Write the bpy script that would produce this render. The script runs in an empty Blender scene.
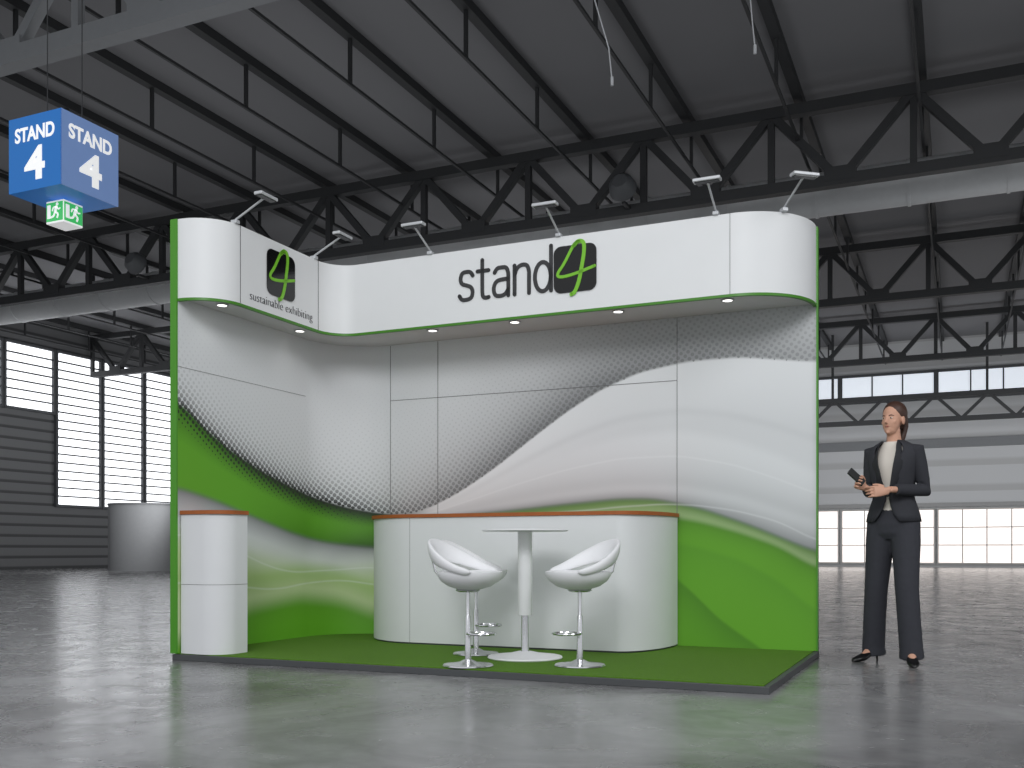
import bpy, bmesh, math, random
import numpy as np
from mathutils import Vector, Matrix
random.seed(3)
SC = bpy.context.scene
COL = SC.collection
H = 0.75; F = 995.6; HY = 550.0
P0 = (-2.318, 6.79); ANG = math.atan2(-.4094, .9126)
UX, UY = math.cos(ANG), math.sin(ANG); VX, VY = -UY, UX
def W(s, t, z=0.0): return Vector((P0[0]+s*UX+t*VX, P0[1]+s*UY+t*VY, z))

# ---------------------------------------------------------------- materials
def lin(c): return tuple(((x/255)/12.92 if x/255 <= .04045 else ((x/255+.055)/1.055)**2.4) for x in c)+(1.0,)
MATS = {}
def mat(name, rgb, rough=.5, metal=0.0, var=.06, scale=8.0, bump=0.0, emit=0.0, bscale=None, coat=0.0):
    if name in MATS: return MATS[name]
    m = bpy.data.materials.new(name); m.use_nodes = True
    nt = m.node_tree; b = nt.nodes['Principled BSDF']
    c = lin(rgb)
    tc = nt.nodes.new('ShaderNodeTexCoord'); n = nt.nodes.new('ShaderNodeTexNoise')
    n.inputs['Scale'].default_value = scale; n.inputs['Detail'].default_value = 4
    nt.links.new(tc.outputs['Object'], n.inputs['Vector'])
    mr = nt.nodes.new('ShaderNodeMapRange'); mr.inputs['To Min'].default_value = 1-var; mr.inputs['To Max'].default_value = 1+var
    nt.links.new(n.outputs['Fac'], mr.inputs['Value'])
    mx = nt.nodes.new('ShaderNodeVectorMath'); mx.operation = 'SCALE'; mx.inputs[0].default_value = c[:3]
    nt.links.new(mr.outputs['Result'], mx.inputs['Scale'])
    nt.links.new(mx.outputs['Vector'], b.inputs['Base Color'])
    b.inputs['Roughness'].default_value = rough; b.inputs['Metallic'].default_value = metal
    b.inputs['Coat Weight'].default_value = coat
    if emit > 0:
        nt.links.new(mx.outputs['Vector'], b.inputs['Emission Color']); b.inputs['Emission Strength'].default_value = emit
    if bump > 0:
        n2 = nt.nodes.new('ShaderNodeTexNoise'); n2.inputs['Scale'].default_value = bscale or scale*10
        nt.links.new(tc.outputs['Object'], n2.inputs['Vector'])
        bp = nt.nodes.new('ShaderNodeBump'); bp.inputs['Strength'].default_value = bump; bp.inputs['Distance'].default_value = .01
        nt.links.new(n2.outputs['Fac'], bp.inputs['Height']); nt.links.new(bp.outputs['Normal'], b.inputs['Normal'])
    MATS[name] = m; return m
M_WHITE = mat('white_laminate', (222, 223, 225), .45, var=.02)
M_FASCIA = mat('fascia_white', (228, 229, 230), .5, var=.015)
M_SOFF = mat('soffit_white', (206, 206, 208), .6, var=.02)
M_GREEN = mat('lime_edge', (70, 144, 24), .4, var=.03)
M_TRIM = mat('lime_trim', (62, 128, 18), .4, var=.03)
M_SEAM = mat('seam_grey', (110, 110, 110), .7)
M_ORANGE = mat('orange_wood', (160, 86, 34), .55, var=.2, scale=20)
M_DARK = mat('platform_edge', (72, 74, 76), .5)
M_CARPET = mat('green_carpet', (88, 134, 16), .95, var=.35, scale=70, bump=.8, bscale=400)
M_TRUSS = mat('black_steel', (50, 51, 53), .6, .1)
M_GALV = mat('galvanised_steel', (130, 132, 135), .5, .2)
M_DUCT = mat('duct_metal', (190, 192, 194), .5, .0)
M_CHROME = mat('chrome', (215, 215, 218), .18, .9, var=.02)
M_SHELL = mat('white_leather', (234, 234, 236), .55, var=.015)
M_TEXT = mat('dark_lettering', (46, 46, 48), .5)
M_BLACK = mat('black_gloss', (14, 14, 15), .15)
M_LOGOG = mat('logo_green', (120, 190, 40), .4)
M_LAMP = mat('lamp_silver', (195, 197, 200), .4, .2)
M_GLOW = mat('downlight_glow', (255, 252, 245), .5, emit=3.0)
M_PANE = mat('daylight_pane', (244, 246, 250), .3, emit=1.8, var=.04, scale=.3)
M_PANEB = mat('bluish_pane', (210, 216, 224), .3, emit=.85, var=.1, scale=.3)
M_PANEW = mat('warm_pane', (244, 234, 228), .3, emit=.95, var=.06, scale=.4)
M_FRAME = mat('window_frame', (82, 84, 87), .6)
M_FRAMEL = mat('window_frame_light', (176, 174, 172), .6)
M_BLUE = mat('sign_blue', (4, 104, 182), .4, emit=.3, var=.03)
M_BLUE2 = mat('sign_blue_shading', (112, 138, 186), .4, emit=.35, var=.03)  # same sign blue, its side-face shading painted in as a paler tone
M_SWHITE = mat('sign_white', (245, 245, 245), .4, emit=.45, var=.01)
M_EXIT = mat('exit_green', (60, 175, 95), .4, emit=.6, var=.03)

def stripes(name, ca, cb, period, rough=.6):
    m = bpy.data.materials.new(name); m.use_nodes = True; nt = m.node_tree; b = nt.nodes['Principled BSDF']
    tc = nt.nodes.new('ShaderNodeTexCoord'); sx = nt.nodes.new('ShaderNodeSeparateXYZ')
    nt.links.new(tc.outputs['Object'], sx.inputs[0])
    d = nt.nodes.new('ShaderNodeMath'); d.operation = 'DIVIDE'; d.inputs[1].default_value = period
    nt.links.new(sx.outputs['Z'], d.inputs[0])
    f = nt.nodes.new('ShaderNodeMath'); f.operation = 'FRACT'; nt.links.new(d.outputs[0], f.inputs[0])
    r = nt.nodes.new('ShaderNodeValToRGB'); r.color_ramp.elements[0].color = lin(ca); r.color_ramp.elements[1].color = lin(cb)
    r.color_ramp.elements[0].position = .2; r.color_ramp.elements[1].position = .32
    nt.links.new(f.outputs[0], r.inputs[0]); nt.links.new(r.outputs[0], b.inputs['Base Color'])
    b.inputs['Roughness'].default_value = rough
    return m
M_SHUT = stripes('slatted_wall', (62, 63, 65), (104, 105, 107), .42)
M_FAR = stripes('far_panel_wall', (176, 176, 177), (194, 195, 197), 1.1)

def floor_mat():
    m = bpy.data.materials.new('polished_concrete'); m.use_nodes = True; nt = m.node_tree; b = nt.nodes['Principled BSDF']
    tc = nt.nodes.new('ShaderNodeTexCoord')
    n1 = nt.nodes.new('ShaderNodeTexNoise'); n1.inputs['Scale'].default_value = .75; n1.inputs['Detail'].default_value = 10; n1.inputs['Roughness'].default_value = .6; n1.inputs['Distortion'].default_value = .8
    n2 = nt.nodes.new('ShaderNodeTexNoise'); n2.inputs['Scale'].default_value = 3.5; n2.inputs['Detail'].default_value = 8; n2.inputs['Distortion'].default_value = 1.0
    vo = nt.nodes.new('ShaderNodeTexVoronoi'); vo.feature = 'DISTANCE_TO_EDGE'; vo.inputs['Scale'].default_value = .6
    ds = nt.nodes.new('ShaderNodeVectorMath'); ds.operation = 'ADD'
    n3 = nt.nodes.new('ShaderNodeTexNoise'); n3.inputs['Scale'].default_value = 1.6; n3.inputs['Detail'].default_value = 7
    for n in (n1, n2, n3): nt.links.new(tc.outputs['Object'], n.inputs['Vector'])
    nt.links.new(tc.outputs['Object'], ds.inputs[0]); nt.links.new(n3.outputs['Color'], ds.inputs[1]); nt.links.new(ds.outputs[0], vo.inputs['Vector'])
    r1 = nt.nodes.new('ShaderNodeValToRGB'); e = r1.color_ramp.elements
    e[0].position = .36; e[0].color = lin((92, 91, 92)); e[1].position = .62; e[1].color = lin((140, 140, 141))
    nt.links.new(n1.outputs['Fac'], r1.inputs[0])
    r2 = nt.nodes.new('ShaderNodeMapRange'); r2.inputs['From Min'].default_value = .3; r2.inputs['From Max'].default_value = .7; r2.inputs['To Min'].default_value = .86; r2.inputs['To Max'].default_value = 1.1
    nt.links.new(n2.outputs['Fac'], r2.inputs['Value'])
    r3 = nt.nodes.new('ShaderNodeMapRange'); r3.inputs['From Max'].default_value = .02; r3.inputs['To Min'].default_value = .87; r3.inputs['To Max'].default_value = 1
    nt.links.new(vo.outputs['Distance'], r3.inputs['Value'])
    mu = nt.nodes.new('ShaderNodeMath'); mu.operation = 'MULTIPLY'; nt.links.new(r2.outputs[0], mu.inputs[0]); nt.links.new(r3.outputs[0], mu.inputs[1])
    sc = nt.nodes.new('ShaderNodeVectorMath'); sc.operation = 'SCALE'; nt.links.new(r1.outputs[0], sc.inputs[0]); nt.links.new(mu.outputs[0], sc.inputs['Scale'])
    nt.links.new(sc.outputs[0], b.inputs['Base Color'])
    rr = nt.nodes.new('ShaderNodeMapRange'); rr.inputs['From Min'].default_value = .3; rr.inputs['From Max'].default_value = .7; rr.inputs['To Min'].default_value = .2; rr.inputs['To Max'].default_value = .3
    nt.links.new(n2.outputs['Fac'], rr.inputs['Value']); nt.links.new(rr.outputs[0], b.inputs['Roughness'])
    b.inputs['Specular IOR Level'].default_value = .42
    bp = nt.nodes.new('ShaderNodeBump'); bp.inputs['Strength'].default_value = .02; bp.inputs['Distance'].default_value = .01
    nt.links.new(n2.outputs['Fac'], bp.inputs['Height']); nt.links.new(bp.outputs[0], b.inputs['Normal'])
    return m
M_FLOOR = floor_mat()
M_ROOF = mat('roof_membrane', (124, 124, 127), .85, var=.05, scale=.15)

# ---------------------------------------------------------------- mesh builder
class MB:
    def __init__(s): s.v = []; s.f = []
    def add(s, vs, fs):
        o = len(s.v); s.v += [tuple(v) for v in vs]; s.f += [tuple(i+o for i in f) for f in fs]; return s
    def box(s, x0, x1, y0, y1, z0, z1):
        return s.add([(x0,y0,z0),(x1,y0,z0),(x1,y1,z0),(x0,y1,z0),(x0,y0,z1),(x1,y0,z1),(x1,y1,z1),(x0,y1,z1)],
                     [(0,3,2,1),(4,5,6,7),(0,1,5,4),(1,2,6,5),(2,3,7,6),(3,0,4,7)])
    def prism(s, poly, z0, z1):
        n = len(poly)
        vs = [(x,y,z0) for x,y in poly]+[(x,y,z1) for x,y in poly]
        fs = [tuple(range(n))[::-1], tuple(range(n, 2*n))]+[(i,(i+1)%n,n+(i+1)%n,n+i) for i in range(n)]
        return s.add(vs, fs)
    def loft(s, rings, caps=True):
        n = len(rings[0]); vs = [p for r in rings for p in r]; fs = []
        for k in range(len(rings)-1):
            for i in range(n):
                fs.append((k*n+i, k*n+(i+1)%n, (k+1)*n+(i+1)%n, (k+1)*n+i))
        if caps: fs += [tuple(range(n))[::-1], tuple(range((len(rings)-1)*n, len(rings)*n))]
        return s.add(vs, fs)
    def tube(s, pts, r, n=10, sx=1.0, caps=True, roll=None):
        pts = [Vector(p) for p in pts]; m = len(pts)
        rs = r if isinstance(r, (list, tuple)) else [r]*m
        rings = []; prev = None
        for k in range(m):
            a = pts[max(k-1,0)]; b = pts[min(k+1,m-1)]; d = (b-a).normalized()
            if prev is None:
                ref = Vector((0,0,1)) if abs(d.z) < .9 else Vector((1,0,0))
                if roll is not None: ref = Vector(roll)
                x = d.cross(ref).normalized()
            else:
                x = (prev - d*prev.dot(d)).normalized()
            prev = x; y = d.cross(x)
            rings.append([pts[k]+x*math.cos(2*math.pi*i/n)*rs[k]*sx+y*math.sin(2*math.pi*i/n)*rs[k] for i in range(n)])
        return s.loft(rings, caps)
    def bar(s, p, q, w, h=None):
        h = h or w; p = Vector(p); q = Vector(q); d = (q-p).normalized()
        ref = Vector((0,0,1)) if abs(d.z) < .95 else Vector((0,1,0))
        x = d.cross(ref).normalized()*w/2; y = d.cross(x).normalized()*h/2
        return s.loft([[c+x+y, c-x+y, c-x-y, c+x-y] for c in (p, q)])
    def lathe(s, prof, c=(0,0,0), n=40):
        rings = [[(c[0]+r*math.cos(2*math.pi*i/n), c[1]+r*math.sin(2*math.pi*i/n), c[2]+z) for i in range(n)] for r, z in prof]
        return s.loft(rings)
    def ell(s, c, r, n=20, m=12, R=None):
        rings = []
        for k in range(m+1):
            th = -math.pi/2+math.pi*(k+.001 if k == 0 else k-.001 if k == m else k)/m
            ring = []
            for i in range(n):
                p = Vector((r[0]*math.cos(th)*math.cos(2*math.pi*i/n), r[1]*math.cos(th)*math.sin(2*math.pi*i/n), r[2]*math.sin(th)))
                if R: p = R @ p
                ring.append(Vector(c)+p)
            rings.append(ring)
        return s.loft(rings)
    def build(s, name, m, parent=None, smooth=True, bevel=0, angle=35, loc=None, rot=None, recalc=True, xf=None):
        me = bpy.data.meshes.new(name)
        vs = [tuple(xf @ Vector(v)) for v in s.v] if xf else s.v
        me.from_pydata(vs, [], s.f)
        if recalc:
            bm = bmesh.new(); bm.from_mesh(me); bmesh.ops.recalc_face_normals(bm, faces=bm.faces); bm.to_mesh(me); bm.free()
        me.materials.append(m)
        if smooth:
            me.polygons.foreach_set('use_smooth', [True]*len(me.polygons)); me.set_sharp_from_angle(angle=math.radians(angle))
        o = bpy.data.objects.new(name, me); COL.objects.link(o)
        if parent: o.parent = parent
        if loc: o.location = loc
        if rot: o.rotation_euler = rot
        if bevel:
            b = o.modifiers.new('bevel', 'BEVEL'); b.width = bevel; b.segments = 2; b.limit_method = 'ANGLE'
        return o
def tag(o, label, cat, group=None):
    o['label'] = label; o['category'] = cat
    if group: o['group'] = group
    return o
def thing(name, label, cat, s, t, z=0, rot=0, group=None, world=False):
    o = bpy.data.objects.new(name, None); COL.objects.link(o); o.empty_display_size = .1
    o.location = (s, t, z) if world else W(s, t, z); o.rotation_euler = (0, 0, rot if world else ANG+rot)
    return tag(o, label, cat, group)
def struct(name, mb, m, s=0, t=0, z=0, smooth=False):
    o = mb.build(name, m, smooth=smooth); o.location = W(s, t, z); o.rotation_euler = (0, 0, ANG); o['kind'] = 'structure'; return o
def copy_tree(o, parent=None):
    c = o.copy(); COL.objects.link(c)
    if parent: c.parent = parent
    for ch in list(o.children): copy_tree(ch, c)
    return c
def text_part(body, size, m, parent, loc, rot, extrude=.002, bold=0.0, name='lettering', width=None, sy=1.0, shear=0):
    cu = bpy.data.curves.new('t', 'FONT'); cu.body = body; cu.size = size; cu.align_x = 'CENTER'; cu.align_y = 'BOTTOM_BASELINE'
    cu.extrude = extrude; cu.offset = bold; cu.shear = shear
    to = bpy.data.objects.new('t', cu); COL.objects.link(to)
    dg = bpy.context.evaluated_depsgraph_get(); dg.update()
    me = bpy.data.meshes.new_from_object(to.evaluated_get(dg)); bpy.data.objects.remove(to)
    co = np.array([v.co[:] for v in me.vertices])
    cx = (co[:,0].max()+co[:,0].min())/2; k = (width/(co[:,0].max()-co[:,0].min())) if width else 1
    for v in me.vertices: v.co.x = (v.co.x-cx)*k; v.co.y *= sy
    me.materials.clear(); me.materials.append(m)
    o = bpy.data.objects.new(name, me); COL.objects.link(o); o.parent = parent; o.location = loc; o.rotation_euler = rot
    return o
def arc(cx, cy, a, b, d0, d1, n=14):
    return [(cx+a*math.cos(math.radians(d0+(d1-d0)*i/n)), cy+b*math.sin(math.radians(d0+(d1-d0)*i/n))) for i in range(n+1)]
def offset_path(path, d):
    out = []
    for i, p in enumerate(path):
        a = path[max(i-1,0)]; b = path[min(i+1,len(path)-1)]
        dx, dy = b[0]-a[0], b[1]-a[1]; L = math.hypot(dx, dy) or 1
        out.append((p[0]-dy/L*d, p[1]+dx/L*d))
    return out
def ribbon(path, d0, d1, z0, z1, mb=None):
    mb = mb or MB(); A = offset_path(path, d0); B = offset_path(path, d1)
    rings = [[(a[0],a[1],z0),(b[0],b[1],z0),(b[0],b[1],z1),(a[0],a[1],z1)] for a, b in zip(A, B)]
    return mb.loft(rings)
def dense(path, step=.05):
    out = [path[0]]
    for a, b in zip(path, path[1:]):
        L = math.hypot(b[0]-a[0], b[1]-a[1]); n = max(1, int(L/step))
        out += [(a[0]+(b[0]-a[0])*k/n, a[1]+(b[1]-a[1])*k/n) for k in range(1, n+1)]
    return out
def chaikin(p, it=3):
    for _ in range(it):
        q = [p[0]]
        for a, b in zip(p, p[1:]):
            q += [(a[0]*.75+b[0]*.25, a[1]*.75+b[1]*.25), (a[0]*.25+b[0]*.75, a[1]*.25+b[1]*.75)]
        p = q+[p[-1]]
    return p

# ================================================================ HALL
struct('floor', MB().box(-45, 42, -14, 44, -.2, 0), M_FLOOR)
struct('ceiling', MB().box(-30, 34, -1, 43, 10.0, 10.2), M_ROOF)
SL = -28.5; TF = 42
struct('wall_left', MB().box(SL-.3, SL, -1, TF, 0, 10.0), M_SHUT)
struct('wall_back', MB().box(SL-.3, 34, TF, TF+.3, 0, 10.0), M_FAR)
struct('trim_1', MB().box(-14, 34, TF-.12, TF, 5.2, 5.6), mat('grey_band', (120, 122, 125), .6))
struct('trim_2', MB().box(-14, 34, TF-.2, TF, 2.62, 2.8), mat('pale_band', (150, 150, 150), .6))
def window(idx, axis, c, a0, a1, z0, z1, nx, nz, pane, frame, fw=.12):
    n = 'window_%d' % idx
    root = bpy.data.objects.new(n, None); COL.objects.link(root); root['kind'] = 'structure'
    root.location = W(0, 0, 0); root.rotation_euler = (0, 0, ANG)
    def bx(mb, u0, u1, d0, d1, w0, w1):
        if axis == 's': mb.box(c+d0, c+d1, u0, u1, w0, w1)
        else: mb.box(u0, u1, c-d1, c-d0, w0, w1)
    p = MB(); bx(p, a0, a1, .01, .03, z0, z1); p.build('pane', pane, root, smooth=False)
    f = MB(); bx(f, a0-fw/2, a1+fw/2, .0, .14, z0-fw, z0); bx(f, a0-fw/2, a1+fw/2, .0, .14, z1, z1+fw)
    bx(f, a0-fw, a0, .0, .14, z0-fw, z1+fw); bx(f, a1, a1+fw, .0, .14, z0-fw, z1+fw)
    f.build('frame', frame, root, smooth=False)
    g = MB()
    for k in range(1, nx): a = a0+(a1-a0)*k/nx; bx(g, a-fw*.3, a+fw*.3, .02, .1, z0, z1)
    for k in range(1, nz): z = z0+(z1-z0)*k/nz; bx(g, a0, a1, .02, .1, z-fw*.28, z+fw*.28)
    g.build('glazing_bars', frame, root, smooth=False)
wi = 1
tb = [14.3, 16.7, 19.1, 21.5, 23.9, 26.3, 28.7, 31.1, 33.5, 35.9, 38.3, 40.7]
for i, t0 in enumerate(tb[:-1]):
    lo_ = t0 < 23.5
    window(wi, 's', SL, t0+.12, t0+2.28, 6.3 if lo_ else 2.6, 8.75, 1, 7 if lo_ else 18, M_PANE, M_FRAME, .1); wi += 1
for k in range(8):
    s0 = -12+k*4
    window(wi, 't', TF, s0+.1, s0+3.9, .2, 2.5, 4, 3, M_PANEW, M_FRAMEL, .07); wi += 1
    window(wi, 't', TF, s0+.1, s0+3.9, 7.4, 8.5, 3, 1, M_PANEB, M_FRAME, .1); wi += 1

# trusses
ZT, ZB, PAN = 9.75, 8.1, 2.7
def truss(name, label, m, cw=.22, group='roof trusses'):
    r = thing(name, label, 'roof truss', 0, 0, 0, group=group)
    s0 = -28.3; n = 22; s1 = s0+n*PAN
    MB().box(s0, s1, -cw/2, cw/2, ZT-cw, ZT).build('top_chord', m, r, smooth=False)
    MB().box(s0, s1, -cw/2, cw/2, ZB-cw/2, ZB+cw/2).build('bottom_chord', m, r, smooth=False)
    v = MB().bar((0,0,ZB), (0,0,ZT-.1), .13); d1 = MB().bar((0,0,ZT-.12), (PAN/2,0,ZB), .16); d2 = MB().bar((0,0,ZB), (PAN/2,0,ZT-.12), .16)
    g = MB().box(-.3, .3, -.12, .12, ZB-.02, ZB+.26)
    protos = [v.build('upright', m, r, smooth=False), d1.build('diagonal_brace', m, r, smooth=False), d2.build('diagonal_brace', m, r, smooth=False), g.build('gusset_plate', m, r, smooth=False)]
    offs = [0, 0, PAN/2, PAN/2]
    for p, o in zip(protos, offs): p.location.x = s0+o
    for k in range(1, n):
        for p, o in zip(protos, offs):
            c = p.copy(); COL.objects.link(c); c.location.x = s0+o+k*PAN
    return r
t1 = truss('roof_truss', 'black steel roof truss crossing just above and behind the booth, the nearest black one', M_TRUSS)
t1.location = W(0, 15.5)
for tt, lb in ((25.7, 'second black steel roof truss from the camera, lower in view behind the booth'), (35.9, 'farthest black steel roof truss, nearest the far windows')):
    c = copy_tree(t1); c.location = W(0, tt); c['label'] = lb
g0 = truss('roof_truss', 'light grey galvanised roof truss across the upper left corner', M_GALV, .26)
g0.location = W(0, 5.3)
# joists
j = thing('roof_joist', 'slim black roof joist with thin lower rod and upright hangers', 'roof joist', 0, 0, 0, group='parallel roof joists under the ceiling')
MB().box(-.09, .09, 2, 41.9, 9.82, 9.99).build('top_chord', M_TRUSS, j, smooth=False)
MB().box(-.025, .025, 2, 41.9, 8.99, 9.04).build('lower_rod', M_TRUSS, j, smooth=False)
hp0 = MB().box(-.03, .03, -.03, .03, 9.0, 9.85).build('hanger', M_TRUSS, j, smooth=False); hp0.location.y = 3.5
for k in range(1, 13):
    c = hp0.copy(); COL.objects.link(c); c.location.y = 3.5+k*3.1
j0s = -.36-2.3*12
j.location = W(j0s, 0)
for k in range(1, 22):
    c = copy_tree(j); c.location = W(j0s+2.3*k, 0)
# duct
d = thing('ventilation_duct', 'round grey spiral ventilation duct running behind the nearest black truss', 'duct', 0, 17.2, 8.45)
MB().tube([(-28, 0, 0), (30, 0, 0)], .46, 24).build('duct_tube', M_DUCT, d)
for k in range(30):
    MB().tube([(-26+k*1.87, 0, 0), (-25.94+k*1.87, 0, 0)], .48, 24).build('joint_ring', M_DUCT, d)
for i, (s_, lb) in enumerate(((-15.2, 'round black air nozzle under the truss above the far left'), (-11.2, 'round black air nozzle beside the hanging blue sign'), (-1.6, 'round black air nozzle above the middle of the booth fascia'))):
    nz = thing('air_nozzle', lb, 'air vent', s_, 15.0, 8.4, group='round air nozzles on the nearest black truss')
    MB().lathe([(.16,.3),(.26,.2),(.3,0),(.27,-.05),(.22,0),(.1,.1)], n=24).build('nozzle_body', M_FRAME, nz, rot=(math.radians(70), 0, 0))
    MB().lathe([(.0,0),(.12,0),(.12,.08),(.0,.1)], n=20).build('nozzle_core', M_TRUSS, nz, rot=(math.radians(70), 0, 0))
    MB().box(-.04, .04, .0, .38, -.3, -.24).build('bracket', M_TRUSS, nz, smooth=False)
# gallery truss in front of far wall
gt = thing('gallery_truss', 'low dark lattice truss in front of the far right wall', 'roof truss', 0, 39.5, 0)
MB().box(-14, 22, -.1, .1, 7.05, 7.25).build('top_chord', M_TRUSS, gt, smooth=False)
MB().box(-14, 22, -.1, .1, 6.05, 6.25).build('bottom_chord', M_TRUSS, gt, smooth=False)
for k in range(36):
    a = -14+k*1.0
    MB().bar((a,0,6.15 if k%2 else 7.15), (a+1.0,0,7.15 if k%2 else 6.15), .12).build('diagonal_brace', M_TRUSS, gt, smooth=False)
for k in range(6):
    MB().box(-12.1+k*6, -12.0+k*6, -.05, .05, 7.25, 9.99).build('suspension_rod', M_TRUSS, gt, smooth=False)
# hanging wires with fittings
for i, (px_, Y_, z0) in enumerate(((612, 12.5, 6.65), (755, 12.5, 7.05))):
    lb = ['thin drop cable with a small pale plug above the booth middle', 'thin drop cable with a small pale plug above the booth right side'][i]
    h_ = thing('drop_cable', lb, 'cable', (px_-512)/F*Y_, Y_, z0, world=True, group='cables hanging from the roof')
    dx = -.9 if i == 0 else -.25
    MB().tube([(0,0,0), (-.04,0,.4), (dx,0,9.99-z0)], .009, 8).build('cable', M_LAMP, h_)
    MB().tube([(0,0,-.07), (0,0,.04)], .02, 10).build('plug', M_LAMP, h_)
    MB().box(dx-.06, dx+.06, -.06, .06, 9.95-z0, 9.999-z0).build('ceiling_plate', M_LAMP, h_, smooth=False)
# curved grey partition far left
cp = thing('partition_booth', 'grey curved partition standing before the far left windows', 'partition', -13.4, 36.0, world=True)
MB().prism(arc(0, 0, 1.15, .9, 0, 360, 40)[:-1], 0, 2.35).build('curved_panel', mat('partition_grey', (140, 141, 143), .6), cp)
MB().prism(arc(0, 0, 1.18, .93, 0, 360, 40)[:-1], 2.35, 2.42).build('top_rail', mat('partition_rail', (110, 111, 113), .5), cp)

# ================================================================ hanging sign
cw = .745
sg = thing('hanging_sign', 'blue cube sign with white writing hanging at the upper left', 'sign', -3.331-cw/2, 2.025+cw/2, 4.43)
h2 = cw/2
MB().box(-h2+.01, h2-.01, -h2+.01, h2-.01, 0, .765).build('core', M_BLUE, sg, smooth=False)
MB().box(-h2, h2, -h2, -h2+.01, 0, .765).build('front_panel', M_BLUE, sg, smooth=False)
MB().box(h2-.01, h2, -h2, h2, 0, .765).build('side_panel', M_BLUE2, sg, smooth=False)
RX = math.radians(90)
text_part('STAND', .2, M_SWHITE, sg, (0, -h2-.002, .51), (RX, 0, 0), bold=.006, width=.56)
text_part('4', .46, M_SWHITE, sg, (0, -h2-.002, .11), (RX, 0, 0), bold=.014, width=.29)
text_part('STAND', .2, M_SWHITE, sg, (h2+.002, 0, .51), (RX, 0, RX), bold=.006, width=.56)
text_part('4', .46, M_SWHITE, sg, (h2+.002, 0, .11), (RX, 0, RX), bold=.014, width=.29)
for sx in (-1, 1):
    MB().tube([(sx*.25, 0, .76), (sx*.25, 0, 5.56)], .006, 6).build('cable', M_TRUSS, sg)
ex = thing('exit_sign', 'small green cube exit sign with running figure under the blue sign', 'exit sign', -3.331-cw/2, 2.025+cw/2, 4.16)
e2 = .125
MB().box(-e2, e2, -e2, e2, 0, .235).build('lamp_box', M_SWHITE, ex, smooth=False, bevel=.006)
MB().tube([(0,0,.235), (0,0,.27)], .02, 10).build('hanger', M_LAMP, ex)
def running_man():
    m = MB(); y = 0
    def st(pts, r):
        for a, b in zip(pts, pts[1:]): m.bar((a[0], 0, a[1]), (b[0], 0, b[1]), .004, r)
    m.add(*(lambda L: ([(x, -.002, z) for x, z in L]+[(x, .002, z) for x, z in L], [tuple(range(12)), tuple(range(12, 24))]+[(i,(i+1)%12,12+(i+1)%12,12+i) for i in range(12)]))([(.02+.017*math.cos(i*math.pi/6), .19+.017*math.sin(i*math.pi/6)) for i in range(12)]))
    st([(.012,.17),(-.01,.11)], .034)
    st([(-.005,.115),(.035,.085),(.02,.045)], .02); st([(-.012,.11),(-.03,.07),(-.07,.06)], .02)
    st([(.01,.165),(.04,.135),(.065,.145)], .014); st([(.01,.165),(-.035,.16),(-.05,.125)], .014)
    return m
for ax in (0, 1):
    if ax == 0:
        MB().box(-e2+.008, e2-.008, -e2-.004, -e2, .02, .215).build('green_panel', M_EXIT, ex, smooth=False)
        running_man().build('pictogram', M_SWHITE, ex, smooth=False, loc=(.02, -e2-.006, 0))
        MB().box(-.1, -.055, -e2-.008, -e2-.004, .05, .19).build('door_symbol', M_SWHITE, ex, smooth=False)
    else:
        MB().box(e2, e2+.004, -e2+.008, e2-.008, .02, .215).build('green_panel', M_EXIT, ex, smooth=False)
        running_man().build('pictogram', M_SWHITE, ex, smooth=False, loc=(e2+.006, .02, 0), rot=(0, 0, RX))
        MB().box(e2+.004, e2+.008, -.1, -.055, .05, .19).build('door_symbol', M_SWHITE, ex, smooth=False)

# ================================================================ STAND
PZ = .046
pl = thing('stand_platform', 'low platform with grass green carpet and dark grey edge under the booth', 'platform', 0, 0)
MB().box(0, 4.0, 0, 2.03, 0, .04).build('deck', M_DARK, pl, smooth=False, bevel=.003)
MB().box(.02, 3.97, .02, 1.99, .04, PZ).build('carpet', M_CARPET, pl, smooth=False)

st = thing('booth_shell', 'white exhibition booth walls and fascia with green and grey wave graphics', 'exhibition booth', 0, 0, PZ)
TOP = 3.0-PZ; ZF0 = 2.46-PZ
wall_path = dense([(.05, 0.0), (.05, 1.45)], .05)+arc(.55, 1.45, .5, .5, 180, 90, 24)[1:]+dense([(.55, 1.95), (3.99, 1.95)], .05)[1:]
ribbon(wall_path, .003, .045, 0, TOP).build('wall_backing', M_WHITE, st)
P = np.array(wall_path); seg = np.hypot(*(P[1:]-P[:-1]).T); ac = np.concatenate([[0], np.cumsum(seg)]); LA = ac[-1]
NA, NZ = 860, 430
A = np.linspace(0, LA, NA); S_ = np.interp(A, ac, P[:,0]); T_ = np.interp(A, ac, P[:,1])
Xw = P0[0]+S_*UX+T_*VX; Yw = P0[1]+S_*UY+T_*VY; PX = 512+F*Xw/Yw
def curve(pts, sm=.07):
    px = np.array([p[0] for p in pts], float); py = np.array([p[1] for p in pts], float)
    a = np.interp(px, PX, A); Y = np.interp(px, PX, Yw); z = H+(HY-py)/F*Y
    zc = np.interp(A, a, z); k = int(sm/(LA/NA)*3); w_ = np.exp(-.5*(np.arange(-k, k+1)/(k/3))**2); w_ /= w_.sum()
    return np.convolve(np.pad(zc, k, mode='edge'), w_, 'valid')
C1 = curve([(180,402),(200,424),(230,450),(260,470),(290,486),(320,499),(350,508),(385,514),(410,514),(432,507),(460,492),(495,468),(530,440),(565,413),(600,390),(640,372),(690,361),(740,357),(819,362)])
C2 = np.minimum(C1, curve([(180,402),(230,450),(290,486),(350,508),(385,514),(430,512),(470,494),(520,470),(570,450),(620,436),(680,431),(730,439),(780,456),(819,473)]))
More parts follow.
